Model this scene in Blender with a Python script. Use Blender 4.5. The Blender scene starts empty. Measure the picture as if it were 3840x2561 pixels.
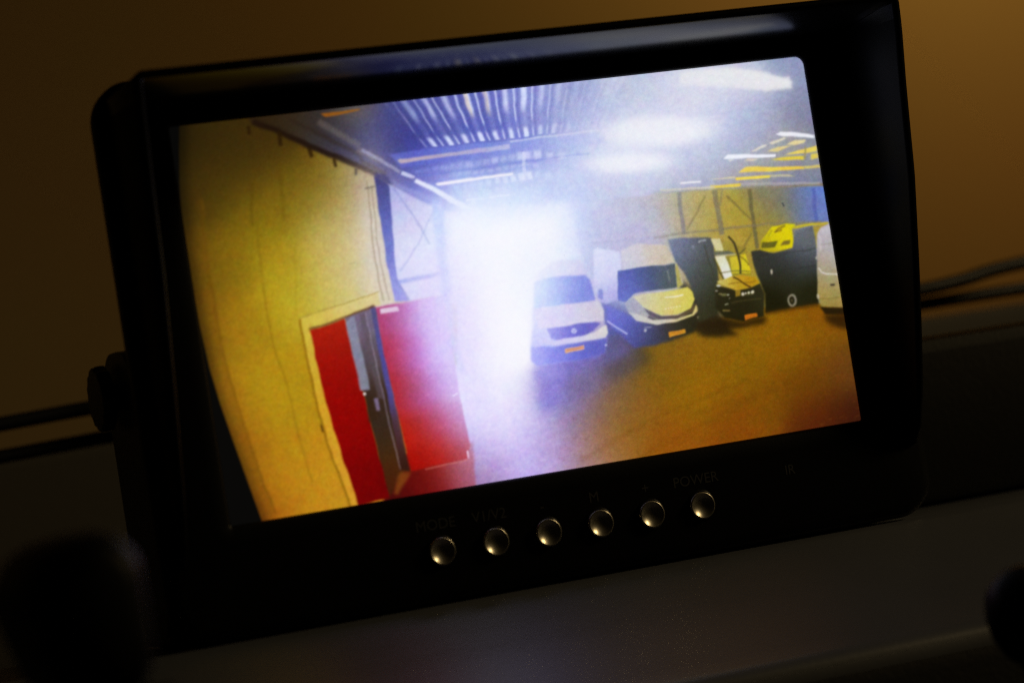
import bpy, bmesh, math, random
import numpy as np
from mathutils import Matrix, Vector

random.seed(4)
rng = np.random.default_rng(7)
MM = 0.001
scene = bpy.context.scene
col = scene.collection

# ------------------------------------------------------------------ camera
cam_d = bpy.data.cameras.new('camera')
cam = bpy.data.objects.new('camera', cam_d)
col.objects.link(cam)
yaw, pitch, roll = 0.385483, 0.026648, -0.157737
fw = Vector((math.sin(yaw)*math.cos(pitch), math.cos(yaw)*math.cos(pitch), math.sin(pitch)))
r0 = fw.cross(Vector((0, 0, 1))).normalized()
u0 = r0.cross(fw)
r1 = math.cos(roll)*r0 + math.sin(roll)*u0
u1 = -math.sin(roll)*r0 + math.cos(roll)*u0
cam.matrix_world = Matrix(((r1.x, u1.x, -fw.x, -247.02*MM), (r1.y, u1.y, -fw.y, -592.75*MM),
                           (r1.z, u1.z, -fw.z, -30.0*MM), (0, 0, 0, 1)))
cam_d.sensor_fit = 'HORIZONTAL'
cam_d.sensor_width = 36
cam_d.lens = 101.23
cam_d.clip_start = 0.02
cam_d.clip_end = 20
cam_d.dof.use_dof = True
cam_d.dof.focus_distance = 0.656
cam_d.dof.aperture_fstop = 9.0
cam_d.dof.aperture_blades = 9
scene.camera = cam

# ------------------------------------------------------------------ world, lamps, exposure
world = bpy.data.worlds.new('World')
scene.world = world
world.use_nodes = True
wb = world.node_tree.nodes['Background']
wb.inputs['Color'].default_value = (1.0, 0.72, 0.4, 1)
wb.inputs['Strength'].default_value = 0.0018


def area_lamp(name, loc, target, size, watts, colour, spread=180):
    d = bpy.data.lights.new(name, 'AREA')
    d.shape = 'DISK'
    d.size = size
    d.energy = watts
    d.color = colour
    d.spread = math.radians(spread)
    o = bpy.data.objects.new(name, d)
    col.objects.link(o)
    o.location = [c*MM for c in loc]
    o.rotation_euler = (Vector(target)-Vector(loc)).to_track_quat('-Z', 'Y').to_euler()
    return o


# a warm bulb up by the wall, beyond the right side of the picture, and the dim warm cab lamp
area_lamp('wall_lamp', (520, 385, 330), (490, 600, 210), 0.10, 0.34, (1.0, 0.55, 0.14))
area_lamp('cab_lamp', (860, -300, 400), (0, 0, -50), 0.18, 0.26, (1.0, 0.74, 0.36), 70)

scene.view_settings.view_transform = 'Standard'
scene.view_settings.look = 'None'
scene.view_settings.exposure = 0
scene.view_settings.gamma = 1
scene.view_settings.use_curve_mapping = False
scene.render.engine = 'CYCLES'
scene.cycles.max_bounces = 8
scene.cycles.use_denoising = False
scene.cycles.filter_width = 1.25


# ------------------------------------------------------------------ materials
def plastic(name, base, rough=0.5, spec=0.5, bump=0.0, bscale=900, metallic=0.0, vary=0.0, vscale=30, coat=0.0):
    m = bpy.data.materials.new(name)
    m.use_nodes = True
    nt = m.node_tree
    b = nt.nodes['Principled BSDF']
    b.inputs['Base Color'].default_value = (*base, 1)
    b.inputs['Roughness'].default_value = rough
    b.inputs['Specular IOR Level'].default_value = spec
    b.inputs['Metallic'].default_value = metallic
    b.inputs['Coat Weight'].default_value = coat
    tc = nt.nodes.new('ShaderNodeTexCoord')
    if vary:
        n = nt.nodes.new('ShaderNodeTexNoise')
        n.inputs['Scale'].default_value = vscale
        n.inputs['Detail'].default_value = 6
        nt.links.new(tc.outputs['Object'], n.inputs['Vector'])
        mx = nt.nodes.new('ShaderNodeMix')
        mx.data_type = 'RGBA'
        mx.inputs['A'].default_value = (*[c*(1-vary) for c in base], 1)
        mx.inputs['B'].default_value = (*[min(1, c*(1+vary)) for c in base], 1)
        nt.links.new(n.outputs['Fac'], mx.inputs['Factor'])
        nt.links.new(mx.outputs['Result'], b.inputs['Base Color'])
        mr = nt.nodes.new('ShaderNodeMapRange')
        mr.inputs['To Min'].default_value = rough*0.85
        mr.inputs['To Max'].default_value = min(1, rough*1.15)
        nt.links.new(n.outputs['Fac'], mr.inputs['Value'])
        nt.links.new(mr.outputs['Result'], b.inputs['Roughness'])
    if bump:
        n2 = nt.nodes.new('ShaderNodeTexNoise')
        n2.inputs['Scale'].default_value = bscale
        n2.inputs['Detail'].default_value = 3
        nt.links.new(tc.outputs['Object'], n2.inputs['Vector'])
        bp = nt.nodes.new('ShaderNodeBump')
        bp.inputs['Strength'].default_value = bump
        bp.inputs['Distance'].default_value = 0.0002
        nt.links.new(n2.outputs['Fac'], bp.inputs['Height'])
        nt.links.new(bp.outputs['Normal'], b.inputs['Normal'])
    return m


M_BEZEL = plastic('bezel_plastic', (0.003, 0.003, 0.003), 0.42, 0.14, bump=0.15, bscale=1600)
M_VISOR = plastic('shade_plastic', (0.004, 0.004, 0.004), 0.25, 0.25)
M_CHEEK = plastic('cheek_plastic', (0.003, 0.003, 0.003), 0.45, 0.08)
M_HOUSING = plastic('housing_plastic', (0.008, 0.008, 0.007), 0.5, 0.4, bump=0.3, bscale=1400)
M_METAL = plastic('button_metal', (0.58, 0.54, 0.44), 0.32, 0.5, metallic=1.0, bump=0.04, bscale=2500)
M_INK = plastic('lettering_ink', (0.04, 0.04, 0.038), 0.6, 0.3)
M_BRACKET = plastic('bracket_paint', (0.010, 0.010, 0.009), 0.42, 0.5, bump=0.3, bscale=1800)
M_CABLE = plastic('cable_rubber', (0.006, 0.006, 0.006), 0.55, 0.4, vary=0.2, vscale=90)
M_DASH = plastic('dashboard_plastic', (0.075, 0.079, 0.094), 0.36, 0.8, bump=0.12, bscale=700, vary=0.12, vscale=22)
M_FASCIA = plastic('fascia_plastic', (0.004, 0.004, 0.004), 0.6, 0.2, bump=0.4, bscale=700)
M_CONSOLE = plastic('console_plastic', (0.008, 0.008, 0.007), 0.6, 0.25, bump=0.4, bscale=700)
M_POD = plastic('pod_plastic', (0.004, 0.004, 0.004), 0.5, 0.12, bump=0.4, bscale=700)
M_LEDGE = plastic('ledge_paint', (0.095, 0.086, 0.072), 0.6, 0.3, bump=0.3, bscale=300, vary=0.15, vscale=12)
M_WALL = plastic('wall_paint', (0.55, 0.43, 0.23), 0.75, 0.2, bump=0.5, bscale=160, vary=0.10, vscale=5)
for nd in M_WALL.node_tree.nodes:
    if nd.type == 'MIX':
        nd.inputs['A'].default_value = (0.58, 0.36, 0.22, 1)
        nd.inputs['B'].default_value = (0.50, 0.47, 0.23, 1)


# ------------------------------------------------------------------ mesh helpers (all in millimetres)
def link(name, verts, faces, mat, parent=None, smooth=True, angle=35):
    me = bpy.data.meshes.new(name)
    off = Vector((0, 0, 0))
    if parent is not None:
        off = parent.matrix_world.translation / MM
        p = parent.parent
    me.from_pydata([((v[0]-off[0])*MM, (v[1]-off[1])*MM, (v[2]-off[2])*MM) for v in verts], [], faces)
    bm = bmesh.new()
    bm.from_mesh(me)
    bmesh.ops.recalc_face_normals(bm, faces=bm.faces)
    for f in bm.faces:
        f.smooth = smooth
    if smooth:
        for e in bm.edges:
            if len(e.link_faces) == 2 and e.calc_face_angle(0) > math.radians(angle):
                e.smooth = False
    bm.to_mesh(me)
    bm.free()
    me.materials.append(mat)
    o = bpy.data.objects.new(name, me)
    col.objects.link(o)
    if parent is not None:
        o.parent = parent
    return o


def empty(name, loc):
    o = bpy.data.objects.new(name, None)
    o.location = [c*MM for c in loc]
    o.empty_display_size = 0.02
    col.objects.link(o)
    bpy.context.view_layer.update()
    return o


def tag(o, label, cat, group=None):
    o['label'] = label
    o['category'] = cat
    if group:
        o['group'] = group
    return o


def struct(o, label, cat):
    o['kind'] = 'structure'
    o['label'] = label
    o['category'] = cat
    return o


def rrect(x0, x1, z0, z1, r, n=8, r4=None):
    """closed rounded rectangle in x,z, counter-clockwise"""
    pts = []
    ra, rb, rc_, rd = r4 or (r, r, r, r)
    for cx, cz, a0, r in ((x1-ra, z0+ra, -90, ra), (x1-rb, z1-rb, 0, rb), (x0+rc_, z1-rc_, 90, rc_), (x0+rd, z0+rd, 180, rd)):
        for k in range(n+1):
            a = math.radians(a0+90*k/n)
            pts.append((cx+r*math.cos(a), cz+r*math.sin(a)))
    return pts


def loft(loops, closed=True, cap0=False, cap1=False):
    """loops: lists of 3-D points with equal counts"""
    n = len(loops[0])
    verts = [p for L in loops for p in L]
    faces = []
    for i in range(len(loops)-1):
        for k in range(n if closed else n-1):
            a, b = i*n+k, i*n+(k+1) % n
            faces.append((a, b, b+n, a+n))
    if cap0:
        faces.append(tuple(range(n-1, -1, -1)))
    if cap1:
        m = (len(loops)-1)*n
        faces.append(tuple(m+k for k in range(n)))
    return verts, faces


def block(x0, x1, y0, y1, z0, z1, r, n=5, e=None):
    """box with rounded corners seen from the front and softened front and back rims"""
    e = e or min(r, 2.0)
    loops = []
    for y, ins in ((y0, e), (y0+e*0.3, e*0.3), (y0+e, 0), (y1-e, 0), (y1-e*0.3, e*0.3), (y1, e)):
        loops.append([(x, y, z) for x, z in rrect(x0+ins, x1-ins, z0+ins, z1-ins, max(r-ins, 0.4), n)])
    return loft(loops, True, True, True)


def tube(path, rad, seg=14, cap=True):
    P = [Vector(p) for p in path]
    # Catmull-Rom smoothing
    Q = []
    for i in range(len(P)-1):
        p0, p1, p2, p3 = P[max(i-1, 0)], P[i], P[i+1], P[min(i+2, len(P)-1)]
        for k in range(10):
            t = k/10
            Q.append(0.5*((2*p1)+(p2-p0)*t+(2*p0-5*p1+4*p2-p3)*t*t+(3*p1-p0-3*p2+p3)*t**3))
    Q.append(P[-1])
    loops = []
    up = Vector((0, 0, 1))
    for i, q in enumerate(Q):
        d = (Q[min(i+1, len(Q)-1)]-Q[max(i-1, 0)]).normalized()
        s = d.cross(up).normalized()
        w = s.cross(d)
        loops.append([tuple(q+rad*(math.cos(a)*s+math.sin(a)*w)) for a in [2*math.pi*k/seg for k in range(seg)]])
    return loft(loops, True, cap, cap)


def lathe_y(cx, cz, prof, seg=40):
    """profile [(radius, y)] turned about an axis along y"""
    loops = []
    for r, y in prof:
        loops.append([(cx+r*math.cos(2*math.pi*k/seg), y, cz+r*math.sin(2*math.pi*k/seg)) for k in range(seg)])
    return loft(loops, True, True, True)


def lathe_axis(c, axis, prof, seg=32, flute=0.0):
    a = Vector(axis).normalized()
    s = a.cross(Vector((0.3, 1, 0.2))).normalized()
    t = a.cross(s)
    loops = []
    for r, h in prof:
        L = []
        for k in range(seg):
            rr = r*(1-(flute if k % 2 else 0))
            th = 2*math.pi*k/seg
            L.append(tuple(Vector(c)+a*h+rr*(math.cos(th)*s+math.sin(th)*t)))
        loops.append(L)
    return loft(loops, True, True, True)


# ------------------------------------------------------------------ the setting
wv, wf = loft([[(-1500, 600, -900), (1900, 600, -900)], [(-1500, 600, 1100), (1900, 600, 1100)]], False)
struct(link('wall', wv, wf, M_WALL, smooth=False), 'warm brown wall glowing in lamplight behind the monitor', 'wall')

v, f = block(-420, 560, 190, 235, -330, -18.5, 4, e=3)
struct(link('window_ledge', v, f, M_LEDGE), 'dim grey brown ledge running behind the monitor and cables', 'ledge')

# dashboard: top panel falling towards the viewer, rounded front lip, black fascia below it
prof = [(60, -140), (60, -67.6), (25, -67.6), (-0.5, -67.6), (-1.6, -68.5), (-4, -70.6), (-8, -73.6), (-14, -77.2), (-24, -82.4), (-35, -87.4), (-40, -89.2), (-42, -90.2), (-43.4, -92), (-43.6, -95)]
xs = [-420 + 20*i for i in range(44)]
loops = [[(x, y, z) for y, z in prof] for x in xs]
v, f = loft(loops, False)
dash = struct(link('dashboard', v, f, M_DASH, angle=50), 'grey textured dashboard top catching blue light below the monitor', 'dashboard')
v, f = loft([[(x, y, z) for y, z in ((-43.6, -95), (-44.6, -98), (-45, -190), (40, -190))] for x in xs], False)
link('fascia', v, f, M_FASCIA, dash)

v, f = block(66, 560, 32, 150, -67.4, -25.8, 5, e=4)
tag(link('black_console_box', v, f, M_CONSOLE), 'long black console box on the dashboard right of the monitor', 'console')

# ------------------------------------------------------------------ the monitor
mon = tag(empty('monitor', (0, 10, -67)), 'black reversing camera monitor with sun shade showing a parked van hall', 'monitor')

# front frame with the display opening
n = 10
O = lambda i, y: [(x, y, z) for x, z in rrect(-93+i, 93-i, -67+i, 54-i, 9-i, n)]
I = lambda i, y, r=2.2: [(x, y, z) for x, z in rrect(-77-i, 77+i, -43-i, 43+i, r+i, n, (0.4+i, r+i, 0.8+i, 0.4+i))]
loops = [I(0.0, 3.0), I(0.0, -0.3), I(0.25, -0.8), I(0.9, -1.2), I(4.0, -1.25), O(3.0, -1.2), O(1.2, -0.8), O(0.35, 0.1), O(0, 1.4), O(0.2, 4.0), O(1.8, 9.0), O(3.5, 10.4), O(8.9, 10.6)]
v, f = loft(loops)
bezel = link('bezel', v, f, M_BEZEL, mon, angle=60)
bezel['label'] = 'black front frame around the display'
bpy.context.view_layer.update()

# rear housing
H = lambda i, y, r=8: [(x, y, z) for x, z in rrect(-85+i, 85-i, -62+i, 49-i, r, n)]
v, f = loft([H(0, 10.4), H(0.4, 20), H(2, 25), H(6, 28.5), H(14, 30)], True, False, True)
link('housing', v, f, M_HOUSING, mon)

# sun shade: top hood with side cheeks that get shallower downwards
dz = [(-50, 2.2), (-47, 5), (-37, 9), (-22, 13), (-9, 16.2), (11, 20.6), (31, 23.2), (44, 25.4), (51.5, 26)]
dep = lambda z: float(np.interp(z, [a for a, b in dz], [b for a, b in dz]))
path = []
hx, zt, rc, FL = 90.2, 52.2, 2.6, 2.6
for k in range(28):
    z = -50 + (zt-rc+50)*k/28
    path.append((-hx, z, -1, 0))
for k in range(9):
    a = math.radians(180-90*k/8)
    path.append((-hx+rc+rc*math.cos(a), zt-rc+rc*math.sin(a), math.cos(a), math.sin(a)))
for k in range(1, 30):
    path.append((-hx+rc+(2*hx-2*rc)*k/30, zt, 0, 1))
for k in range(9):
    a = math.radians(90-90*k/8)
    path.append((hx-rc+rc*math.cos(a), zt-rc+rc*math.sin(a), math.cos(a), math.sin(a)))
for k in range(1, 29):
    z = zt-rc - (zt-rc+50)*k/28
    path.append((hx, z, 1, 0))
sec = [(0, 1.0, -1.0), (0, 0, 0.8), (0.35, 0, 0.25), (1.0, 0, 0.0), (1.7, 0, 0.25), (2.05, 0, 0.8), (2.1, 1.0, -1.0)]
loops = []
for x, z, nx, nz in path:
    d = dep(z)
    L = []
    for t, root, s in sec:
        y = -1.0 if root else -d+s
        y = min(y, -0.9)
        L.append((x-nx*t, y, z-nz*t-FL*max(nz, 0)*(1-min(1, -y/d))))
    loops.append(L)
v, f = loft(loops[27:-27], False, True, True)
shade = link('sun_shade', v, f, M_VISOR, mon, angle=50)
bpy.context.view_layer.update()
for part in (loops[:28], loops[-28:]):
    v, f = loft(part, False, True, True)
    link('side_cheek', v, f, M_CHEEK, shade, angle=50)
shade['label'] = 'black hood over the display with its underside catching blue screen light'

# buttons
BX = [-31.2 + 12.72*i for i in range(6)]
prof = [(3.12, -1.0), (3.12, -1.9), (3.05, -2.18), (2.9, -2.33), (2.74, -2.33)]
Rs = 4.7
for k in range(12):
    r = 2.66*(1-k/11.0)
    prof.append((max(r, 0.02), -2.30 + (math.sqrt(Rs*Rs-r*r)-math.sqrt(Rs*Rs-2.66**2))))
rings = [(3.55, -1.24), (3.55, -1.34), (3.4, -1.42), (3.22, -1.38), (3.2, -1.1)]
for x in BX:
    v, f = lathe_y(x, -56.0, prof)
    b = link('button', v, f, M_METAL, mon, angle=60)
    bpy.context.view_layer.update()
    loops = [[(x+r*math.cos(2*math.pi*k/40), y, -56.0+r*math.sin(2*math.pi*k/40)) for k in range(40)] for r, y in rings]
    v, f = loft(loops)
    link('collar', v, f, M_BEZEL, b)


# printed lettering above the buttons
def lettering(text, cx, cz, size):
    cu = bpy.data.curves.new('lettering', 'FONT')
    cu.body = text
    cu.size = size*MM
    cu.align_x = 'CENTER'
    cu.align_y = 'CENTER'
    cu.resolution_u = 4
    to = bpy.data.objects.new('lettering', cu)
    col.objects.link(to)
    bpy.context.view_layer.update()
    me = bpy.data.meshes.new_from_object(to.evaluated_get(bpy.context.evaluated_depsgraph_get()))
    bpy.data.objects.remove(to)
    base = bezel.matrix_world.translation
    for vv in me.vertices:
        x, y = vv.co.x, vv.co.y
        vv.co = (cx*MM+x-base.x, -1.30*MM-base.y, cz*MM+y-base.z)
    me.materials.clear()
    me.materials.append(M_INK)
    o = bpy.data.objects.new('lettering', me)
    col.objects.link(o)
    o.parent = bezel
    o['label'] = 'grey lettering reading ' + {'-': 'a minus sign', '+': 'a plus sign'}.get(text, text)
    return o


for t, x in zip(('MODE', 'V1/V2', '-', 'M', '+', 'POWER'), BX):
    lettering(t, x-0.4, -50.1, 3.3)
lettering('IR', 56.0, -51.5, 3.1)

# ------------------------------------------------------------------ the picture on the display
# painted in its own artwork units, then laid on the flat display panel
S = 1.0
AX0, AY0, AX1, AY1 = 360.0, 100.0, 2010.0, 1240.0
CW, CH = int((AX1-AX0)*S), int((AY1-AY0)*S)
canvas = np.zeros((CH, CW, 3))


def gblur(a, s):
    if s < 0.3:
        return a
    n = int(3*s)+1
    k = np.exp(-0.5*(np.arange(-n, n+1)/s)**2)
    k /= k.sum()
    for ax in (0, 1):
        pad = [(0, 0)]*a.ndim
        pad[ax] = (n, n)
        p = np.pad(a, pad, mode='edge')
        out = np.zeros_like(a)
        for i, w in enumerate(k):
            sl = [slice(None)]*a.ndim
            sl[ax] = slice(i, i+a.shape[ax])
            out += w*p[tuple(sl)]
        a = out
    return a


def pmask(pts, soft):
    """soft-edged polygon cover on its bounding box"""
    q = np.array([((x-AX0)*S, (y-AY0)*S) for x, y in pts])
    m = int(3*soft*S)+3
    x0, y0 = np.maximum(np.floor(q.min(0)).astype(int)-m, 0)
    x1, y1 = np.minimum(np.ceil(q.max(0)).astype(int)+m, (CW, CH))
    if x1 <= x0 or y1 <= y0:
        return None
    ss = 3 if (x1-x0)*(y1-y0) < 250000 else 2
    gx = x0+(np.arange((x1-x0)*ss)+0.5)/ss
    gy = y0+(np.arange((y1-y0)*ss)+0.5)/ss
    ins = np.zeros((len(gy), len(gx)), bool)
    for i in range(len(q)):
        (ax, ay), (bx, by) = q[i], q[(i+1) % len(q)]
        if ay == by:
            continue
        rows = (gy >= min(ay, by)) & (gy < max(ay, by))
        xi = ax+(gy[rows]-ay)/(by-ay)*(bx-ax)
        ins[rows] ^= gx[None, :] < xi[:, None]
    a = ins.reshape(y1-y0, ss, x1-x0, ss).mean((1, 3))
    return x0, y0, x1, y1, gblur(a, soft*S)


def field(stops, x0, y0, x1, y1, sig):
    px = (np.arange(x0, x1)+0.5)/S+AX0
    py = (np.arange(y0, y1)+0.5)/S+AY0
    acc = np.zeros((len(py), len(px), 3))
    wt = np.zeros((len(py), len(px), 1))
    for (sx, sy), c in stops:
        w = np.exp(-0.5*(py-sy)**2/sig**2)[:, None]*np.exp(-0.5*(px-sx)**2/sig**2)[None, :]
        w = w[..., None]+1e-9
        d2 = ((py-sy)**2)[:, None]+((px-sx)**2)[None, :]
        w += (1e-4/(1+d2/(sig*sig)))[..., None]
        acc += w*np.array(c, float)/255
        wt += w
    return acc/wt


def comp(m, colour, alpha, sig):
    x0, y0, x1, y1, a = m
    if isinstance(colour, list):
        c = field(colour, x0, y0, x1, y1, sig)
    else:
        c = np.array(colour, float)/255
    a = (a*alpha)[..., None]
    canvas[y0:y1, x0:x1] = canvas[y0:y1, x0:x1]*(1-a)+c*a


def poly(pts, colour, alpha=1.0, soft=1.2, T=None, sig=60):
    if T:
        pts = [T(p) for p in pts]
        if isinstance(colour, list):
            colour = [(T(p), c) for p, c in colour]
    m = pmask(pts, soft)
    if m:
        comp(m, colour, alpha, sig)


def line(pts, w, colour, alpha=1.0, soft=1.0, T=None, w2=None):
    if T:
        pts = [T(p) for p in pts]
    w2 = w if w2 is None else w2
    P = [np.array(p, float) for p in pts]
    L, R = [], []
    for i, p in enumerate(P):
        d = P[min(i+1, len(P)-1)]-P[max(i-1, 0)]
        d = d/(np.linalg.norm(d)+1e-9)
        nn = np.array((-d[1], d[0]))
        ww = (w+(w2-w)*i/max(1, len(P)-1))/2
        L.append(p+nn*ww)
        R.append(p-nn*ww)
    poly(L+R[::-1], colour, alpha, soft)


def blob(cx, cy, rx, ry, colour, alpha=1.0, ang=0.0, hard=1.0):
    px = (np.arange(CW)+0.5)/S+AX0-cx
    py = (np.arange(CH)+0.5)/S+AY0-cy
    ca, sa = math.cos(ang), math.sin(ang)
    u = (px[None, :]*ca+py[:, None]*sa)/rx
    v = (-px[None, :]*sa+py[:, None]*ca)/ry
    a = alpha*np.exp(-0.5*(u*u+v*v)**hard)[..., None]
    c = np.array(colour, float)/255
    canvas[:] = canvas*(1-a)+c*a


def oval(c, rx, ry, colour, alpha=1.0, soft=0.8, T=None):
    if T:
        k = (T((1, 0))[0]-T((0, 0))[0])
        c = T(c)
        rx, ry = rx*k, ry*k
    poly([(c[0]+rx*math.cos(t*math.pi/10), c[1]+ry*math.sin(t*math.pi/10)) for t in range(20)], colour, alpha, soft)


def sub(ox, oy, k):
    return lambda p: (ox+p[0]*k, oy+p[1]*k)


A = sub(397.9, 214.3, 0.19524)
B = sub(765.3, 183.7, 0.21476)
C = sub(1193.8, 122.4, 0.2030)
D = sub(1561.2, 110.2, 0.2030)
E_ = sub(1500.0, 398.0, 0.23423)
F = sub(1132.6, 520.4, 0.2343)
G = sub(642.8, 642.8, 0.35135)
Z2 = sub(0, 522.8, 0.33346)
Z3 = sub(0, 1045.7, 0.3333)

FULL = [(360, 100), (2010, 100), (2010, 1240), (360, 1240)]
# left wall
poly(FULL, [((420, 300), (46, 34, 10)), ((500, 300), (57, 44, 13)), ((570, 340), (64, 48, 14)), ((440, 450), (66, 48, 13)),
            ((520, 450), (98, 80, 17)), ((620, 400), (98, 76, 18)), ((650, 450), (132, 110, 24)), ((740, 480), (150, 134, 54)),
            ((800, 520), (196, 178, 128)), ((840, 450), (168, 152, 122)), ((790, 440), (140, 118, 56)), ((850, 560), (208, 192, 166)), ((430, 600), (92, 64, 15)), ((520, 600), (130, 104, 20)),
            ((650, 600), (164, 140, 32)), ((760, 600), (182, 164, 78)), ((790, 560), (192, 174, 104)), ((850, 630), (214, 202, 178)), ((800, 660), (204, 188, 122)), ((460, 760), (118, 82, 17)),
            ((560, 760), (158, 124, 25)), ((680, 690), (176, 155, 36)), ((760, 690), (194, 178, 92)), ((560, 380), (66, 50, 14)), ((480, 400), (56, 42, 12)), ((620, 340), (60, 44, 14)), ((700, 420), (110, 88, 24)), ((600, 500), (128, 106, 20)), ((700, 850), (170, 136, 28)), ((520, 940), (150, 104, 22)),
            ((620, 900), (170, 136, 26)), ((560, 1080), (150, 98, 20)), ((650, 1080), (174, 130, 26)), ((740, 1100), (186, 136, 32)),
            ((610, 1180), (148, 84, 17)), ((700, 1150), (178, 126, 28)), ((790, 1150), (188, 138, 38))], 1, 0, sig=50)
seam1 = [Z2(p) for p in ((1395, -200), (1405, 0), (1430, 250), (1490, 600), (1540, 880), (1610, 1130), (1700, 1420))]+[Z3(p) for p in ((1770, 60), (1810, 180), (1900, 400))]
line(seam1, 5, (100, 70, 12), 0.42, 1.8)
line([(x-6, y) for x, y in seam1], 12, (110, 74, 14), 0.25, 4)
line([Z2(p) for p in ((1765, -300), (1775, 80), (1810, 380), (1850, 650), (1900, 880), (1955, 1010), (1975, 1080), (2010, 1240), (2060, 1450), (2095, 1560), (2150, 1760))], 4.5, (112, 86, 14), 0.34, 1.8)
line([A((925, 1050)), A((930, 1568))], 6, (80, 62, 10), 0.35, 2.5)
line([A((1255, 800)), A((1300, 1500))], 6, (90, 68, 10), 0.35, 2.5)
line([Z2((2030, 100)), Z2((2040, 600))], 5, (150, 128, 28), 0.3, 2)
line([(800, 607), (812, 603), (822, 605)], 2.5, (120, 110, 90), 0.35, 1)
line([(838, 600), (850, 597)], 2.5, (120, 110, 90), 0.3, 1)

poly([(890, 430), (1960, 430), (1960, 1000), (1050, 1000), (1050, 700), (935, 690), (900, 560)], [((920, 500), (206, 206, 238)), ((1000, 600), (226, 230, 252)), ((1150, 650), (250, 250, 255)), ((1300, 600), (206, 212, 248)), ((1400, 600), (186, 188, 226)), ((1600, 600), (150, 140, 90)), ((1850, 560), (120, 116, 80)), ((1250, 800), (190, 190, 244)), ((1400, 800), (90, 90, 150)), ((1600, 750), (60, 52, 24)), ((1800, 720), (90, 66, 14)), ((1100, 850), (246, 245, 255))], 1, 2, sig=60)
# ceiling
ceil = [A((900, 338)), A((1200, 440)), A((1600, 650)), A((2195, 880)), B((270, 930)), B((440, 1030)), B((600, 1110)), (960, 470), (1090, 500),
        (1310, 470), (1500, 447), (1640, 435), (1884, 424), (1960, 424), (1960, 100), (560, 100)]
poly(ceil, [((600, 285), (50, 36, 18)), ((650, 300), (52, 40, 24)), ((700, 300), (62, 50, 34)), ((740, 290), (48, 44, 44)), ((760, 330), (44, 44, 70)),
            ((800, 265), (92, 84, 78)), ((740, 350), (84, 76, 72)), ((800, 390), (84, 78, 92)), ((850, 410), (80, 76, 108)), ((830, 330), (50, 50, 96)), ((870, 360), (54, 56, 116)), ((900, 300), (70, 72, 132)), ((960, 350), (62, 66, 144)),
            ((1000, 250), (84, 88, 156)), ((1100, 250), (92, 98, 172)), ((1100, 330), (76, 82, 162)), ((1200, 230), (128, 134, 200)), ((1190, 310), (94, 100, 180)),
            ((1250, 280), (128, 134, 200)), ((1300, 230), (150, 155, 200)), ((1350, 290), (156, 164, 214)), ((1450, 220), (178, 186, 212)), ((1500, 250), (192, 198, 224)),
            ((1600, 220), (208, 210, 226)), ((1700, 200), (190, 194, 214)), ((1830, 145), (140, 150, 180)), ((1840, 210), (128, 134, 162)), ((1650, 260), (192, 196, 224)), ((1750, 265), (152, 158, 190)),
            ((1845, 280), (118, 120, 146)), ((1700, 310), (140, 150, 192)), ((1640, 350), (148, 158, 200)), ((1590, 390), (160, 168, 208)), ((1500, 410), (184, 190, 220)), ((1400, 340), (198, 204, 232)),
            ((1300, 340), (146, 160, 220)), ((1200, 350), (112, 126, 208)), ((1100, 370), (110, 122, 208)), ((1000, 395), (100, 104, 190)), ((940, 400), (86, 86, 160)),
            ((980, 430), (150, 155, 226)), ((1050, 430), (178, 192, 244)), ((1100, 450), (205, 220, 250)), ((1200, 430), (192, 210, 248)), ((1300, 425), (182, 196, 240)), ((1400, 430), (186, 194, 228)),
            ((1450, 450), (188, 192, 216)), ((1560, 430), (164, 166, 180)), ((1640, 405), (158, 158, 168)), ((1700, 390), (150, 148, 146)), ((1800, 330), (150, 148, 146)), ((1850, 370), (150, 146, 140)), ((1850, 410), (112, 118, 158))], 1, 2.5, sig=38)
# slab and cable tray along the wall
line([A((930, 335)), A((1200, 432)), A((1600, 620)), A((2195, 868)), B((270, 925)), B((470, 1020))], 13, (34, 20, 12), 0.85, 2.2)
line([A((1350, 300)), A((1700, 470)), A((2195, 720)), B((300, 870)), B((560, 1010))], 9, (48, 36, 28), 0.5, 2.5)
line([A((1700, 330)), A((2195, 620)), B((250, 740)), B((520, 870))], 14, (108, 100, 96), 0.55, 3)
for p, q, w in (((885, 380), (887, 490), 8), ((1248, 450), (1258, 622), 10), ((1600, 630), (1627, 755), 8), ((1885, 770), (1912, 872), 7), ((2143, 890), (2152, 960), 6)):
    line([A(p), A(q)], w, (44, 28, 8), 0.8, 1.3)
line([B((245, 940)), B((247, 1015))], 4, (90, 76, 70), 0.7, 1)
poly([(1730, 240), (2060, 205), (2200, 190), (2190, 205), (2050, 238), (1790, 280)], (140, 88, 26), 1, 1, A)

# corrugated sheet: ribs fanning out over the first bay
gb = [510, 680, 850, 1030, 1210, 1385, 1545, 1705, 1862, 2015, 2165, 2310, 2455, 2600, 2740, 2880]
gt = [90, 290, 500, 720, 935, 1120, 1360, 1565, 1770, 1965, 2160, 2350, 2540, 2730, 2920, 3110]
ax_ = (np.arange(CW)+0.5)/S+AX0
ay_ = (np.arange(CH)+0.5)/S+AY0
BXg = ((ax_-765.3)/0.21476)[None, :]+0*ay_[:, None]
BYg = ((ay_-183.7)/0.21476)[:, None]+0*ax_[None, :]
yt, yb = 378-0.119*BXg, 838-0.112*BXg
vv = (BYg-yt)/(yb-yt)
bend = BXg + 10*np.sin(vv*3.0)
edges = [t+(b-t)*vv for t, b in zip(gt, gb)]
cnt = sum((bend > e).astype(int) for e in edges)
kk = np.clip(cnt-1, 0, len(gb)-2)
ea = np.stack(edges)
lo = np.take_along_axis(ea, kk[None], 0)[0]
hi = np.take_along_axis(ea, kk[None]+1, 0)[0]
gfrac = np.clip((bend-lo)/(hi-lo), 0, 1)
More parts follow.
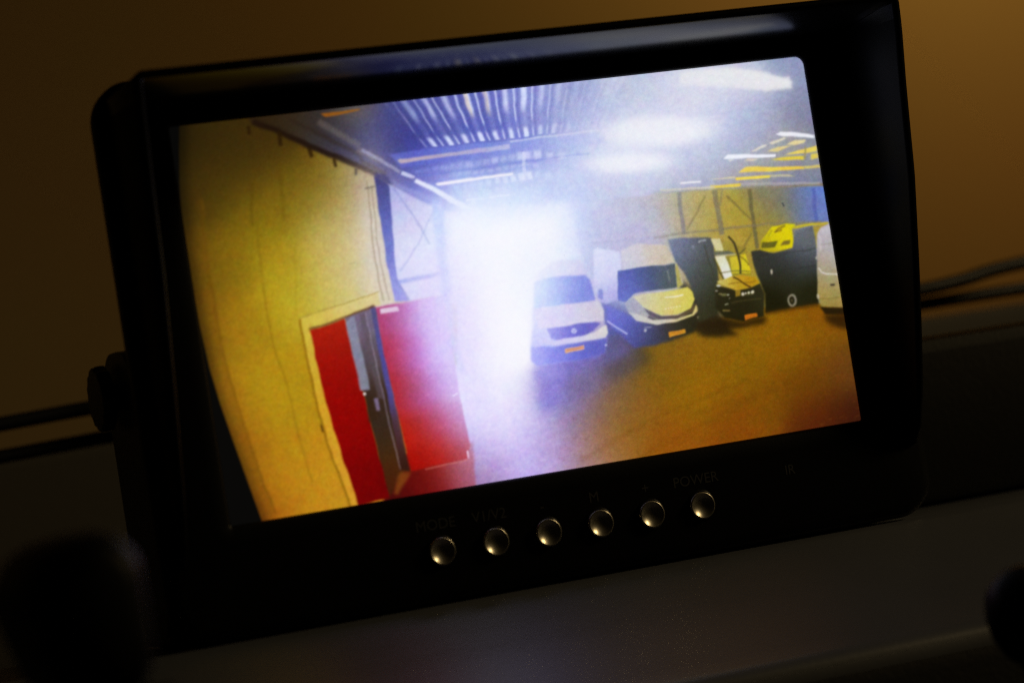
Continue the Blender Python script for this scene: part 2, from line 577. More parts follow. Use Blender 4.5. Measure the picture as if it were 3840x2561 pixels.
sm = lambda a, b, x: np.clip((x-a)/(b-a), 0, 1)**2*(3-2*np.clip((x-a)/(b-a), 0, 1))
rib = sm(.12, .26, gfrac)*(1-sm(.42, .58, gfrac))*(0.80+0.2*np.sin(kk*2.3))+sm(.74, .80, gfrac)*(1-sm(.86, .92, gfrac))*0.6+0.06
rib += 0.25*sm(.30, .34, gfrac)*(1-sm(.38, .42, gfrac))
along = np.maximum(0.86*(1-sm(.18, .58, vv)), 1.1*sm(.70, .86, vv)*(BXg > 900)+.5*sm(.70, .86, vv)*(BXg <= 900))
along = np.maximum(along, .16)
line_ = sm(.74, .80, gfrac)*(1-sm(.86, .92, gfrac))*(1-sm(.55, .72, vv))
along = np.maximum(along, line_*1.1)
across = sm(250, 1450, BXg)*(1-0.80*sm(2000, 2650, BXg))
inside = sm(-.6, -.5, vv)*(1-sm(.985, 1.01, vv))*(BXg > 520)*sm(0, 60, BXg-(560+0.95*(BYg-300)))
ra = np.clip(rib*along*across*inside*gblur(1+0.16*rng.normal(0, 1, (CH, CW)), 2.5), 0, 1)
ra = gblur(ra, 0.7*S)[..., None]
cold = np.array((206, 214, 250))/255
warmc = np.array((214, 206, 206))/255
tintm = (np.isin(kk, (6, 7))*(gfrac < .4)*(vv < .45))[..., None].astype(float)
canvas[:] = canvas*(1-ra)+(cold*(1-tintm)+warmc*tintm)*ra
gap = (1-sm(.0, .10, gfrac)+sm(.95, 1.0, gfrac))*across*inside*0.26
canvas[:] = canvas*(1-gap[..., None])+np.array((62, 68, 150))/255*gap[..., None]
# beams and lamps of the ceiling
poly([B((600, 800)), B((1060, 724)), B((1880, 645)), B((2138, 622)), C((400, 940)), C((900, 900)), C((1000, 1020)), C((500, 1075)), B((2138, 765)), B((1500, 850)), B((1100, 892)), B((730, 935))],
     [(B((700, 850)), (92, 96, 184)), (B((1100, 800)), (98, 108, 196)), (B((1500, 760)), (112, 124, 208)), (B((1900, 720)), (122, 136, 214)), (C((300, 1020)), (140, 152, 222)), (C((800, 970)), (160, 170, 224))], .95, 2.0, sig=50)
poly([(685, 862), (715, 848), (900, 826), (1860, 690), (1886, 690), (1890, 740), (1200, 822), (720, 893)],
     [((690, 870), (196, 172, 178)), ((900, 850), (176, 160, 180)), ((1300, 790), (164, 158, 198)), ((1850, 715), (170, 172, 222))], 1, 1.2, B, 60)
line([B((1888, 660)), B((2138, 628)), C((500, 920)), C((900, 875))], 4, (196, 200, 232), .8, 1.2)
for i in range(15):
    t = i/14
    x, y = 870+t*1270, 985-t*190
    h = 34+52*t
    c = (128+84*t, 138+82*t, 216+36*t)
    poly([(x, y-h*0.5), (x+80, y-h*0.5-11), (x+84, y+h*0.5-11), (x+6, y+h*0.5)], c, .5 if i % 3 else .8, 2.4, B)
    if i > 2:
        x, y = 1000+t*1140, 1050-t*140
        poly([(x, y-18), (x+58, y-24), (x+62, y+12), (x+6, y+20)], (140+60*t, 150+60*t, 224+26*t), .45, 2.2, B)
line([B((860, 1035)), B((1500, 950)), B((2138, 866)), C((400, 1175)), C((800, 1130))], 3.5, (104, 120, 204), .7, 1.1)
line([B((1100, 1080)), B((1700, 990)), B((2138, 925))], 5, (124, 140, 220), .6, 1.5)
poly([(1088, 1116), (1130, 1098), (1920, 990), (1922, 1014), (1300, 1108), (1120, 1136)], (244, 240, 250), 1, 1.4, B)
for i in range(10):
    t = i/9
    x, y = 1280+t*780, 1155-t*125
    h = 44+46*t
    poly([(x, y-h*0.5), (x+60, y-h*0.5-8), (x+72, y+h*0.5-8), (x+14, y+h*0.5)], (176+50*t, 196+38*t, 246+9*t), .75, 2.2, B)
for i in range(5):
    x = 170+i*115
    poly([C((x, 1345)), C((x+62, 1335)), C((x+58, 1405)), C((x, 1415))], (190, 206, 246), .6-.1*i, 1.8)
for i in range(5):
    x = 40+i*130
    poly([C((x, 1125)), C((x+80, 1112)), C((x+78, 1190)), C((x, 1200))], (196, 204, 246), .7-.12*i, 1.8)
for x in (40, 60):
    line([C((x, 1120)), C((x, 1440))], 3, (222, 226, 252), .7, 1)
line([B((1420, 1292)), B((1610, 1265))], 4, (226, 236, 254), .9, 1)
line([B((1670, 1255)), B((1890, 1228))], 4, (220, 232, 254), .8, 1)
line([C((0, 1500)), C((700, 1430)), C((1500, 1400))], 10, (176, 190, 232), .35, 4)
# light pipe
line([B((300, 745)), B((520, 870)), B((716, 985))], 8, (136, 138, 178), .85, 1.3)
line([B((728, 990)), B((862, 1050))], 9, (196, 200, 238), .95, 1.1)
line([B((872, 1072)), B((1150, 1212)), B((1520, 1430))], 9, (228, 234, 254), .95, 1.5, w2=14)
line([B((560, 1085)), B((720, 1072)), B((860, 1060))], 6, (98, 98, 160), .8, 1.5)

# ceiling at the right
for pts, c in (([(1080, 985), (1140, 945), (1520, 980), (1520, 1015), (1180, 1000)], (232, 233, 242)), ([(800, 1175), (960, 1098), (992, 1108), (850, 1175)], (216, 206, 190)),
               ([(1010, 1080), (1180, 1008), (1200, 1025), (1050, 1095)], (216, 206, 180)), ([(990, 1170), (1110, 1115), (1260, 1108), (1100, 1177)], (218, 196, 128)),
               ([(1200, 1095), (1290, 1043), (1425, 1038), (1400, 1072), (1290, 1097)], (222, 206, 146)), ([(1180, 1222), (1330, 1160), (1545, 1113), (1550, 1172), (1400, 1192)], (226, 200, 92)),
               ([(490, 1255), (535, 1208), (1082, 1208), (1082, 1237), (540, 1257)], (238, 240, 250)), ([(1020, 1267), (1200, 1240), (1400, 1223), (1402, 1267), (1150, 1277)], (216, 194, 62)),
               ([(1480, 1198), (1555, 1188), (1565, 1242), (1480, 1257)], (216, 194, 92)), ([(655, 1410), (740, 1353), (1400, 1343), (1412, 1372), (900, 1408)], (228, 196, 74)),
               ([(720, 1287), (760, 1258), (890, 1253), (830, 1287)], (204, 192, 168)), ([(620, 1468), (1020, 1443), (1010, 1472), (630, 1503)], (238, 212, 74)),
               ([(290, 1485), (620, 1455), (615, 1478)], (208, 196, 158)), ([(540, 1262), (620, 1258), (570, 1285)], (212, 206, 200)), ([(1400, 1335), (1590, 1328), (1590, 1360), (1410, 1364)], (204, 184, 110)),
               ([(1000, 1440), (1230, 1432), (1300, 1455), (1020, 1460)], (190, 180, 150))):
    poly(pts, c, 1, 1.1, D)
line([D((0, 1533)), D((240, 1518))], 4, (236, 234, 236), 1, 1)
line([D((1415, 1120)), D((1412, 1260))], 4, (150, 138, 80), .8, 1)
line([E_((560, 140)), E_((860, 118))], 7, (226, 196, 70), 1, 1.2)
line([E_((60, 175)), E_((300, 160)), E_((600, 140))], 5, (206, 194, 168), .9, 1.2)
line([E_((860, 112)), E_((1300, 100)), E_((1640, 100))], 5, (178, 172, 168), .7, 1.4)
line([E_((0, 195)), E_((500, 180)), E_((940, 160)), E_((1640, 135))], 6, (140, 140, 150), .6, 2)

# far wall
poly([(1300, 470), (1500, 447), (1640, 436), (1884, 428), (1960, 424), (1960, 760), (1560, 760), (1330, 640)],
     [((1330, 500), (196, 204, 244)), ((1390, 500), (190, 192, 224)), ((1440, 490), (186, 182, 196)), ((1500, 480), (178, 174, 180)), ((1480, 540), (180, 176, 190)), ((1545, 520), (176, 166, 130)), ((1560, 470), (170, 160, 124)), ((1600, 500), (172, 154, 78)),
      ((1620, 480), (172, 156, 90)), ((1690, 500), (170, 150, 54)), ((1760, 460), (128, 124, 100)), ((1770, 520), (150, 134, 60)), ((1830, 470), (112, 116, 124)), ((1880, 455), (98, 128, 212)), ((1880, 500), (112, 120, 170)),
      ((1400, 545), (186, 186, 230)), ((1460, 560), (176, 172, 186)), ((1720, 560), (162, 140, 56)), ((1640, 540), (170, 150, 70))], 1, 2, sig=36)
for pts, w, c, a in (([(250, 190), (275, 400), (300, 600)], 9, (112, 110, 108), .75), ([(600, 170), (640, 420), (672, 600)], 12, (120, 112, 92), .75), ([(680, 160), (655, 320)], 6, (130, 122, 90), .6), ([(940, 155), (975, 440), (1022, 740)], 9, (104, 98, 66), .85),
                     ([(1565, 150), (1600, 480)], 8, (86, 96, 160), .7), ([(0, 632), (320, 585), (640, 555), (1000, 508), (1640, 480)], 6, (130, 120, 92), .65), ([(-600, 690), (-300, 655), (0, 632)], 6, (160, 160, 196), .55),
                     ([(510, 220), (420, 400), (320, 560)], 4.5, (130, 116, 70), .7), ([(720, 220), (850, 350), (970, 470)], 5, (120, 106, 60), .75), ([(960, 585), (880, 740)], 4.5, (116, 104, 56), .7),
                     ([(1000, 560), (1600, 495)], 4, (160, 146, 60), .4)):
    line([E_(p) for p in pts], w, c, a, 1.2)
line([E_((1258, 290)), E_((1274, 328))], 2.2, (44, 46, 60), .9, 0.7)

# floor
poly([(1040, 840), (1215, 790), (1400, 770), (1600, 740), (1760, 705), (1960, 690), (2010, 690), (2010, 1240), (850, 1240), (900, 1120), (1070, 1080)],
     [((1080, 880), (240, 238, 255)), ((1150, 880), (234, 230, 255)), ((1190, 830), (244, 243, 255)), ((1130, 960), (214, 204, 252)), ((1200, 930), (226, 220, 254)), ((1180, 1000), (204, 190, 248)), ((1240, 980), (186, 170, 232)), ((1110, 1040), (168, 142, 208)),
      ((1110, 1090), (140, 106, 150)), ((1200, 1060), (192, 176, 238)), ((1260, 1050), (178, 158, 216)), ((1290, 1000), (156, 132, 176)), ((1260, 900), (140, 130, 200)), ((1300, 900), (120, 108, 158)), ((1340, 950), (134, 106, 104)), ((1340, 1040), (158, 122, 118)), ((1400, 900), (122, 94, 58)),
      ((1400, 1000), (150, 106, 52)), ((1450, 960), (136, 94, 26)), ((1500, 850), (126, 92, 18)), ((1600, 900), (140, 98, 13)), ((1700, 850), (134, 96, 13)), ((1800, 780), (138, 96, 13)), ((1900, 740), (130, 86, 13)), ((1700, 980), (128, 74, 12)),
      ((1550, 1030), (140, 84, 16)), ((1850, 880), (112, 72, 11)), ((1880, 960), (90, 40, 13)), ((1960, 960), (62, 27, 14)), ((1950, 850), (104, 66, 24)), ((1740, 920), (122, 80, 11))], 1, 3, sig=44)
for i in range(900):
    x = rng.uniform(1280, 1975)
    y = rng.uniform(800, 1110)
    w = rng.uniform(1.5, 5)
    c = (168, 120, 34) if rng.random() < .5 else (88, 58, 8)
    line([(x, y), (x+w*2.2, y-w*0.35)], w*0.5, c, .16, .8)
for pts in (((1330, 1060), (1500, 960), (1720, 870)), ((1450, 1060), (1640, 960), (1860, 850)), ((1560, 960), (1760, 900), (1930, 880))):
    line(pts, 9, (96, 62, 10), .16, 4)
for i in range(120):
    x = rng.uniform(1090, 1280)
    y = rng.uniform(880, 1090)
    w = rng.uniform(3, 10)
    line([(x, y), (x+w*2, y-w*.3)], w*.35, (236, 232, 255) if rng.random() < .6 else (160, 146, 220), .15, 1.4)
# the open roll-up door: daylight
poly([(1035, 490), (1090, 478), (1312, 466), (1332, 590), (1250, 620), (1218, 690), (1222, 840), (1062, 870)], (252, 252, 255), 1, 8)

# pale haze over the end of the wall
blob(872, 560, 40, 150, (212, 204, 206), .75, -0.10)
blob(800, 620, 50, 100, (204, 188, 140), .18, -0.10)
# column, braces and the end of the wall
poly([B((455, 1040)), B((585, 1110)), (985, 470), (1012, 470), (1034, 700), (930, 692), (905, 640)], [((900, 450), (170, 172, 224)), ((940, 520), (204, 204, 236)), ((990, 600), (222, 224, 250)), ((930, 660), (206, 206, 242)), ((1020, 560), (216, 226, 253))], 1, 2.5, sig=40)
poly([(858, 405), (893, 425), (903, 545), (912, 640), (938, 692), (905, 693), (888, 600)], [((870, 420), (70, 68, 118)), ((885, 470), (86, 92, 164)), ((890, 560), (106, 112, 190)), ((915, 680), (140, 144, 222))], .95, 1.5, sig=40)
poly([B((430, 1000)), B((560, 1010)), B((640, 1110)), B((460, 1130))], (76, 74, 122), .8, 2.5)
line([B((355, 1075)), B((385, 1300)), (855, 560), (880, 692)], 3.6, (140, 122, 100), .55, 1.3)
line([B((405, 1130)), B((440, 1400)), (866, 560), (893, 692)], 3.4, (146, 130, 116), .55, 1.3)
line([B((330, 1165)), B((440, 1140))], 3, (96, 84, 84), .6, 1)
line([B((610, 1115)), B((760, 1320)), B((930, 1568)), (985, 560)], 4.2, (140, 146, 204), .6, 1.5)
line([(1000, 478), (960, 560), (918, 625)], 3.8, (150, 156, 216), .55, 1.5)
line([B((640, 1110)), B((900, 1220)), B((1100, 1300))], 10, (160, 166, 226), .5, 3)
line([(912, 650), (1030, 624)], 9, (146, 158, 226), .8, 2)
line([(905, 640), (940, 690)], 5, (120, 128, 190), .6, 1.4)
line([(1004, 460), (1016, 600), (1034, 760), (1064, 858)], 24, (164, 184, 246), .75, 4, w2=16)

# door frame and red door leaves
poly([(560, 1180), (1262, 1060), (1275, 1345), (690, 1470), (640, 1300)], [((800, 1300), (98, 30, 14)), ((1000, 1250), (128, 26, 16)), ((1240, 1200), (160, 90, 120)), ((700, 1400), (80, 14, 12))], 1, 3, G, 40)
poly([(120, 255), (640, 85), (660, 165), (190, 320), (300, 760), (420, 1180), (505, 1465), (455, 1475), (320, 1100), (180, 560)],
     [((150, 260), (200, 178, 70)), ((400, 200), (206, 190, 110)), ((600, 130), (212, 200, 160)), ((200, 500), (196, 160, 50)), ((320, 950), (200, 150, 44)), ((460, 1400), (200, 146, 46))], 1, 1.2, G, 60)
line([G(p) for p in ((128, 255), (180, 540), (250, 850), (310, 1070), (390, 1290), (462, 1475))], 6, (140, 104, 18), .85, 1.2)
line([G(p) for p in ((128, 250), (400, 160), (650, 80))], 2.5, (150, 130, 60), .7, 1)
poly([(195, 330), (420, 255), (440, 300), (540, 720), (640, 1120), (720, 1420), (515, 1475), (420, 1200), (300, 800)],
     [((230, 330), (166, 42, 18)), ((400, 270), (172, 46, 24)), ((300, 500), (148, 14, 8)), ((450, 500), (140, 20, 14)), ((400, 800), (142, 10, 6)), ((500, 1000), (132, 6, 6)), ((560, 1300), (120, 4, 6)), ((680, 1380), (104, 4, 6))], 1, 1.2, G, 50)
poly([(420, 250), (610, 165), (640, 300), (700, 600), (800, 1100), (850, 1250), (800, 1262), (720, 1420), (640, 1120), (540, 720), (440, 300)],
     [((450, 250), (120, 104, 110)), ((550, 250), (112, 104, 136)), ((580, 500), (88, 76, 84)), ((600, 800), (62, 44, 32)), ((620, 950), (54, 42, 36)), ((690, 1100), (70, 46, 20)), ((760, 1300), (78, 42, 14)), ((720, 1400), (70, 24, 12))], 1, 1.3, G, 40)
poly([(430, 285), (460, 250), (485, 236), (592, 715), (526, 724)], (134, 136, 156), .9, 1.4, G)
poly([(520, 230), (560, 215), (680, 780), (640, 770)], (96, 84, 92), .6, 2, G)
oval((553, 745), 10, 10, (228, 220, 214), 1, .8, G)
poly([(610, 770), (640, 770), (652, 850), (625, 852)], (126, 112, 142), .9, 1.2, G)
poly([(560, 760), (610, 760), (640, 900), (580, 930)], (58, 40, 24), .7, 2, G)
line([G((560, 215)), G((640, 600)), G((720, 960)), G((790, 1240))], 3, (150, 138, 160), .6, 1)
poly([(590, 178), (628, 172), (705, 560), (852, 1250), (792, 1242), (740, 960), (680, 640)], [((610, 200), (84, 80, 120)), ((650, 420), (80, 80, 150)), ((710, 700), (82, 76, 140)), ((770, 1000), (80, 52, 60)), ((820, 1220), (54, 26, 16))], .95, 1.2, G, 40)
poly([(625, 180), (1065, 105), (1125, 420), (1170, 720), (1243, 1080), (1228, 1168), (860, 1248), (760, 830), (680, 480)],
     [((640, 230), (166, 60, 92)), ((740, 240), (172, 92, 152)), ((900, 230), (188, 136, 218)), ((1050, 180), (206, 188, 244)), ((690, 480), (166, 42, 50)), ((780, 480), (176, 70, 120)), ((900, 480), (180, 106, 206)), ((1080, 450), (200, 166, 244)),
      ((740, 720), (166, 32, 24)), ((830, 720), (166, 60, 84)), ((930, 720), (168, 84, 160)), ((1100, 700), (182, 124, 214)), ((830, 1000), (174, 32, 12)), ((960, 960), (166, 44, 44)), ((1050, 900), (168, 64, 120)), ((1160, 960), (170, 66, 132)), ((900, 1200), (152, 14, 8)), ((1050, 1080), (176, 30, 14)), ((1180, 1120), (152, 32, 34))], 1, 1.3, G, 32)
poly([(650, 190), (770, 175), (777, 206), (656, 222)], (220, 192, 216), .95, 1, G)
line([G((625, 176)), G((1065, 102))], 3, (196, 150, 190), .5, 1)
line([G((1130, 757)), G((1150, 750)), G((1166, 738))], 3.4, (246, 232, 250), 1, .7)
poly([(1222, 1115), (1234, 1112), (1240, 1165), (1228, 1166)], (232, 190, 210), 1, .8, G)
poly([(850, 1252), (1228, 1172), (1262, 1110), (1275, 1340), (700, 1450), (800, 1262)], [((850, 1300), (98, 14, 10)), ((1000, 1250), (128, 26, 16)), ((1000, 1380), (104, 12, 16)), ((1200, 1220), (150, 56, 50)), ((1240, 1300), (150, 84, 110)), ((750, 1400), (64, 10, 14)), ((1260, 1180), (170, 110, 150))], .96, 2.5, G, 40)
poly([(780, 1262), (860, 1252), (820, 1320), (770, 1400), (740, 1400)], (124, 74, 24), .8, 3, G)
line([G((950, 1238)), G((1228, 1172))], 2.6, (196, 112, 100), .8, .9)
line([G((190, 322)), G((400, 255)), G((620, 168))], 5, (104, 72, 42), .8, 1.3)
poly([(258, 940), (270, 940), (284, 990), (268, 992)], (92, 62, 14), .9, .8, G)

blob(1440, 525, 85, 65, (190, 190, 222), .6)
blob(1290, 890, 95, 60, (134, 126, 190), .28)
blob(1160, 660, 95, 130, (250, 250, 255), .7)
blob(1165, 600, 120, 90, (236, 241, 255), .4)
blob(1110, 488, 80, 24, (216, 230, 255), .5)
blob(1230, 474, 100, 18, (206, 220, 252), .4)
blob(1318, 540, 26, 70, (206, 222, 254), .5)
blob(1125, 880, 70, 110, (238, 236, 255), .5)
blob(1050, 660, 46, 150, (226, 232, 255), .45)

# vans
poly([(1225, 850), (1320, 700), (1400, 690), (1480, 790), (1500, 830), (1430, 870), (1340, 905), (1240, 950)], [((1260, 880), (132, 124, 206)), ((1340, 780), (104, 106, 190)), ((1420, 780), (84, 86, 150)), ((1340, 880), (118, 106, 146)), ((1430, 840), (88, 78, 84)), ((1490, 810), (70, 60, 40))], .85, 13, sig=30)
poly([(1560, 640), (1640, 700), (1680, 760), (1700, 770), (1620, 775), (1570, 745)], [((1580, 690), (44, 42, 26)), ((1640, 750), (38, 28, 8))], .95, 5, sig=30)
# first white van, washed out by the daylight
poly([(430, 1340), (1095, 1220), (1300, 1150), (1330, 1230), (1050, 1400), (620, 1520), (440, 1500)], [(F((500, 1420)), (150, 142, 224)), (F((800, 1350)), (120, 112, 196)), (F((1150, 1250)), (104, 98, 158)), (F((1000, 1400)), (128, 112, 160))], .85, 9, F, 30) if False else None
poly([F(p) for p in ((430, 1340), (1095, 1220), (1330, 1160), (1330, 1230), (1050, 1390), (620, 1500), (430, 1480))], [(F((500, 1420)), (158, 150, 230)), (F((800, 1350)), (124, 116, 200)), (F((1150, 1250)), (100, 94, 158)), (F((1000, 1400)), (128, 112, 160))], .6, 9, sig=30)
poly([(400, 520), (560, 340), (860, 320), (930, 470), (1030, 720), (1080, 830), (1095, 960), (1122, 1040), (1095, 1230), (1000, 1290), (430, 1355), (372, 1310), (360, 1180), (395, 960), (380, 800)],
     [((420, 560), (238, 240, 254)), ((600, 400), (232, 234, 252)), ((850, 380), (210, 208, 240)), ((950, 560), (200, 198, 232)), ((420, 1000), (214, 214, 252)), ((420, 1280), (172, 174, 246)), ((1000, 900), (190, 182, 204)), ((1000, 1250), (110, 110, 190))], 1, 2.5, F, 40)
poly([(400, 540), (560, 492), (900, 470), (945, 520), (1005, 718), (640, 772), (400, 810)], [((430, 600), (214, 230, 254)), ((550, 700), (178, 196, 248)), ((700, 600), (156, 172, 242)), ((850, 650), (128, 138, 222)), ((960, 680), (116, 122, 206))], .95, 2, F, 30)
poly([(400, 812), (640, 776), (1040, 722), (1080, 830), (1082, 920), (800, 950), (450, 992)], [((450, 900), (220, 214, 248)), ((700, 850), (214, 208, 242)), ((950, 820), (208, 202, 224)), ((1050, 850), (204, 198, 206))], 1, 1.6, F, 30)
poly([(520, 1000), (800, 960), (1000, 930), (1055, 945), (985, 1020), (900, 1068), (640, 1110), (560, 1090)], [((560, 1040), (160, 160, 236)), ((780, 1020), (108, 104, 204)), ((980, 970), (98, 92, 176))], .95, 1.6, F, 30)
line([F((480, 985)), F((800, 940)), F((1030, 900))], 2.5, (222, 216, 236), .8, 1)
oval((790, 1020), 27, 25, (202, 200, 240), .95, 1, F)
line([F((772, 1005)), F((790, 1035)), F((808, 1003))], 2, (128, 124, 210), .8, .7)
poly([(470, 1100), (600, 1118), (990, 1042), (1040, 1000), (1108, 958), (1125, 1040), (1095, 1088), (1010, 1105), (640, 1162), (480, 1140)], [((560, 1130), (202, 198, 242)), ((850, 1100), (210, 206, 236)), ((1080, 1030), (214, 208, 200))], 1, 1.4, F, 30)
poly([(372, 1180), (640, 1168), (1010, 1110), (1110, 1090), (1100, 1230), (900, 1290), (430, 1362), (375, 1310)], [((430, 1280), (162, 164, 246)), ((650, 1250), (122, 126, 220)), ((950, 1200), (104, 106, 196)), ((1080, 1160), (92, 94, 172))], .95, 2.2, F, 30)
poly([(698, 1195), (885, 1160), (888, 1198), (703, 1236)], (222, 166, 136), 1, 1, F)
line([F((715, 1208)), F((870, 1180))], 3.4, (180, 104, 70), .45, .8)
oval((1105, 1160), 14, 10, (190, 194, 236), .9, .8, F)

# second white van with the yellow lit bonnet
poly([F(p) for p in ((1090, 760), (1300, 850), (1400, 920), (1600, 960), (1985, 860), (2010, 960), (1960, 1040), (1600, 1160), (1380, 1190), (1250, 1060), (1110, 930))],
     [(F((1120, 830)), (112, 116, 206)), (F((1250, 950)), (96, 100, 184)), (F((1400, 1050)), (80, 82, 150)), (F((1550, 1100)), (62, 64, 92)), (F((1750, 1080)), (52, 48, 36)), (F((1950, 980)), (38, 34, 14))], 1, 3, sig=26)
poly([(985, 230), (1020, 215), (1240, 240), (1262, 420), (1222, 430), (1222, 720), (1110, 760), (1030, 720), (1010, 620), (985, 560)], [((1050, 300), (226, 228, 252)), ((1200, 300), (212, 214, 244)), ((1100, 550), (218, 214, 248)), ((1150, 720), (160, 160, 220))], 1, 1.8, F, 30)
poly([(1250, 240), (1400, 165), (1690, 178), (1782, 348), (1500, 390), (1262, 432)], [((1300, 300), (208, 206, 226)), ((1450, 250), (212, 206, 206)), ((1600, 280), (204, 190, 166)), ((1700, 320), (202, 182, 150))], 1, 1.5, F, 30)
poly([(1222, 432), (1500, 392), (1782, 360), (1802, 590), (1560, 622), (1370, 662), (1300, 740), (1222, 720)], [((1260, 560), (88, 96, 186)), ((1400, 500), (66, 76, 142)), ((1550, 500), (54, 68, 106)), ((1700, 450), (82, 92, 100)), ((1750, 550), (66, 74, 56)), ((1300, 700), (112, 120, 200))], 1, 1.2, F, 30)
line([F((1700, 420)), F((1730, 540))], 3, (130, 134, 124), .6, 1)
poly([(1784, 362), (1802, 368), (1862, 560), (1802, 602)], (176, 164, 78), 1, 1, F)
poly([(1690, 178), (1720, 240), (1862, 540), (1850, 560), (1782, 348)], (188, 180, 150), .8, 1, F)
poly([(1030, 620), (1060, 605), (1078, 640), (1075, 712), (1030, 702)], (128, 134, 206), .9, 1.4, F)
poly([(1290, 740), (1365, 690), (1470, 790), (1540, 850), (1500, 900), (1330, 850)], [((1320, 780), (164, 164, 200)), ((1420, 830), (170, 162, 158))], 1, 1.5, F, 30)
poly([(1362, 686), (1500, 655), (1800, 610), (1900, 588), (1950, 640), (1975, 710), (1940, 795), (1800, 862), (1650, 872), (1570, 842), (1470, 790)],
     [((1400, 710), (208, 204, 184)), ((1550, 720), (216, 208, 152)), ((1700, 720), (220, 208, 122)), ((1850, 700), (222, 206, 72)), ((1920, 650), (206, 192, 70)), ((1650, 840), (206, 192, 110)), ((1800, 830), (208, 194, 96))], 1, 1.2, F, 30)
line([F((1680, 692)), F((1780, 684)), F((1862, 664))], 3, (244, 240, 214), .9, .9)
for k in range(6):
    oval((1690+k*27, 806-k*6), 8, 6, (246, 240, 200), .85, .6, F)
poly([(1470, 795), (1580, 850), (1660, 878), (1810, 868), (1940, 795), (1978, 745), (1962, 825), (1800, 902), (1620, 912), (1530, 870)], [((1520, 840), (96, 88, 104)), ((1700, 890), (78, 66, 70)), ((1900, 840), (92, 74, 34))], 1, 1.1, F, 30)
poly([(1320, 835), (1400, 850), (1560, 915), (1620, 914), (1800, 906), (1950, 850), (1988, 760), (2016, 812), (1960, 872), (1800, 932), (1600, 962), (1400, 922)], [((1380, 870), (192, 188, 194)), ((1600, 935), (206, 198, 182)), ((1900, 880), (208, 194, 142)), ((2000, 800), (204, 188, 90))], 1, 1.1, F, 30)
poly([(1716, 1038), (1872, 1003), (1881, 1040), (1720, 1083)], (214, 146, 40), 1, .9, F)
line([F((1735, 1053)), F((1865, 1024))], 3.2, (150, 92, 14), .5, .7)
oval((1490, 1015), 14, 18, (176, 172, 190), .9, 1, F)
line([F((1480, 985)), F((1550, 985))], 3, (150, 150, 170), .7, 1)
oval((2012, 890), 16, 12, (190, 182, 130), .9, 1, F)
line([F((1115, 925)), F((1310, 1050))], 4, (190, 194, 238), .8, 1)

# dark van with mirrored windscreen
poly([(140, 650), (300, 635), (560, 630), (600, 700), (640, 1060), (610, 1100), (640, 1380), (440, 1460), (430, 1280), (350, 1080), (290, 960), (210, 860)],
     [((180, 680), (126, 132, 160)), ((300, 700), (104, 112, 136)), ((450, 700), (96, 100, 108)), ((560, 700), (70, 72, 66)), ((300, 900), (84, 92, 106)), ((500, 950), (62, 66, 50)), ((400, 1100), (66, 72, 70)), ((550, 1200), (40, 40, 18)), ((450, 1350), (50, 48, 26))], 1, 1.6, E_, 26)
line([E_((445, 680)), E_((470, 665)), E_((520, 655))], 4, (176, 178, 186), .7, 1)
line([E_((500, 700)), E_((560, 900)), E_((600, 1040))], 3, (52, 52, 36), .6, 1.2)
line([E_((390, 700)), E_((400, 730))], 5, (150, 154, 176), .6, 1)
poly([(596, 640), (720, 655), (900, 740), (960, 1000), (780, 1020), (680, 1040), (630, 900)], [((650, 700), (158, 146, 70)), ((800, 720), (150, 132, 50)), ((700, 950), (130, 118, 40)), ((900, 950), (150, 140, 40))], .95, 1.2, E_, 26)
poly([(560, 642), (650, 636), (692, 762), (622, 764)], (204, 198, 146), 1, 1, E_)
poly([(610, 812), (706, 806), (775, 1010), (770, 1040), (692, 1042)], [((650, 830), (216, 214, 176)), ((720, 980), (224, 224, 214))], 1, 1, E_, 20)
poly([(745, 826), (905, 790), (955, 950), (950, 975), (770, 985)], [((780, 850), (196, 180, 60)), ((850, 930), (188, 168, 40)), ((920, 920), (222, 208, 26))], 1, 1, E_, 20)
poly([(596, 770), (740, 758), (815, 790), (700, 802), (620, 812)], (92, 96, 86), .9, 1.2, E_)
poly([(614, 800), (800, 785), (815, 800), (620, 825)], (216, 210, 176), .5, 1, E_)
line([E_(p) for p in ((735, 615), (790, 680), (830, 790), (848, 900), (856, 990))], 5, (58, 52, 30), .9, .9)
line([E_(p) for p in ((905, 735), (860, 780), (830, 800))], 3, (84, 80, 46), .8, .9)
line([E_(p) for p in ((830, 800), (900, 850), (940, 900))], 3, (90, 80, 30), .7, .9)
line([E_(p) for p in ((640, 980), (760, 960), (950, 960))], 3, (96, 90, 50), .7, .9)
line([E_(p) for p in ((600, 830), (640, 960), (690, 1040))], 4, (60, 60, 26), .7, 1)
poly([(608, 1092), (740, 1130), (810, 1152), (950, 1115), (1042, 1078), (1095, 1180), (1085, 1400), (900, 1450), (700, 1420), (610, 1320)], [((700, 1180), (40, 36, 14)), ((900, 1300), (36, 32, 10)), ((1060, 1200), (52, 50, 30)), ((750, 1400), (34, 30, 8))], 1, 1.4, E_, 30)
poly([(618, 1062), (780, 1012), (860, 1000), (1000, 1012), (1042, 1080), (950, 1112), (812, 1152), (740, 1122)], [((660, 1065), (202, 190, 120)), ((780, 1060), (190, 164, 54)), ((900, 1050), (180, 124, 20)), ((820, 1120), (176, 150, 30)), ((1000, 1060), (176, 140, 24))], 1, 1, E_, 20)
line([E_((785, 1022)), E_((870, 1070)), E_((955, 1112))], 3.5, (66, 46, 12), .9, .8)
line([E_((740, 1090)), E_((1000, 1055))], 2.4, (120, 84, 16), .6, .8)
poly([(803, 1155), (852, 1142), (852, 1200), (806, 1212)], (148, 124, 34), .9, 1, E_)
poly([(852, 1180), (990, 1150), (985, 1190), (856, 1205)], (70, 64, 34), .9, 1.2, E_)
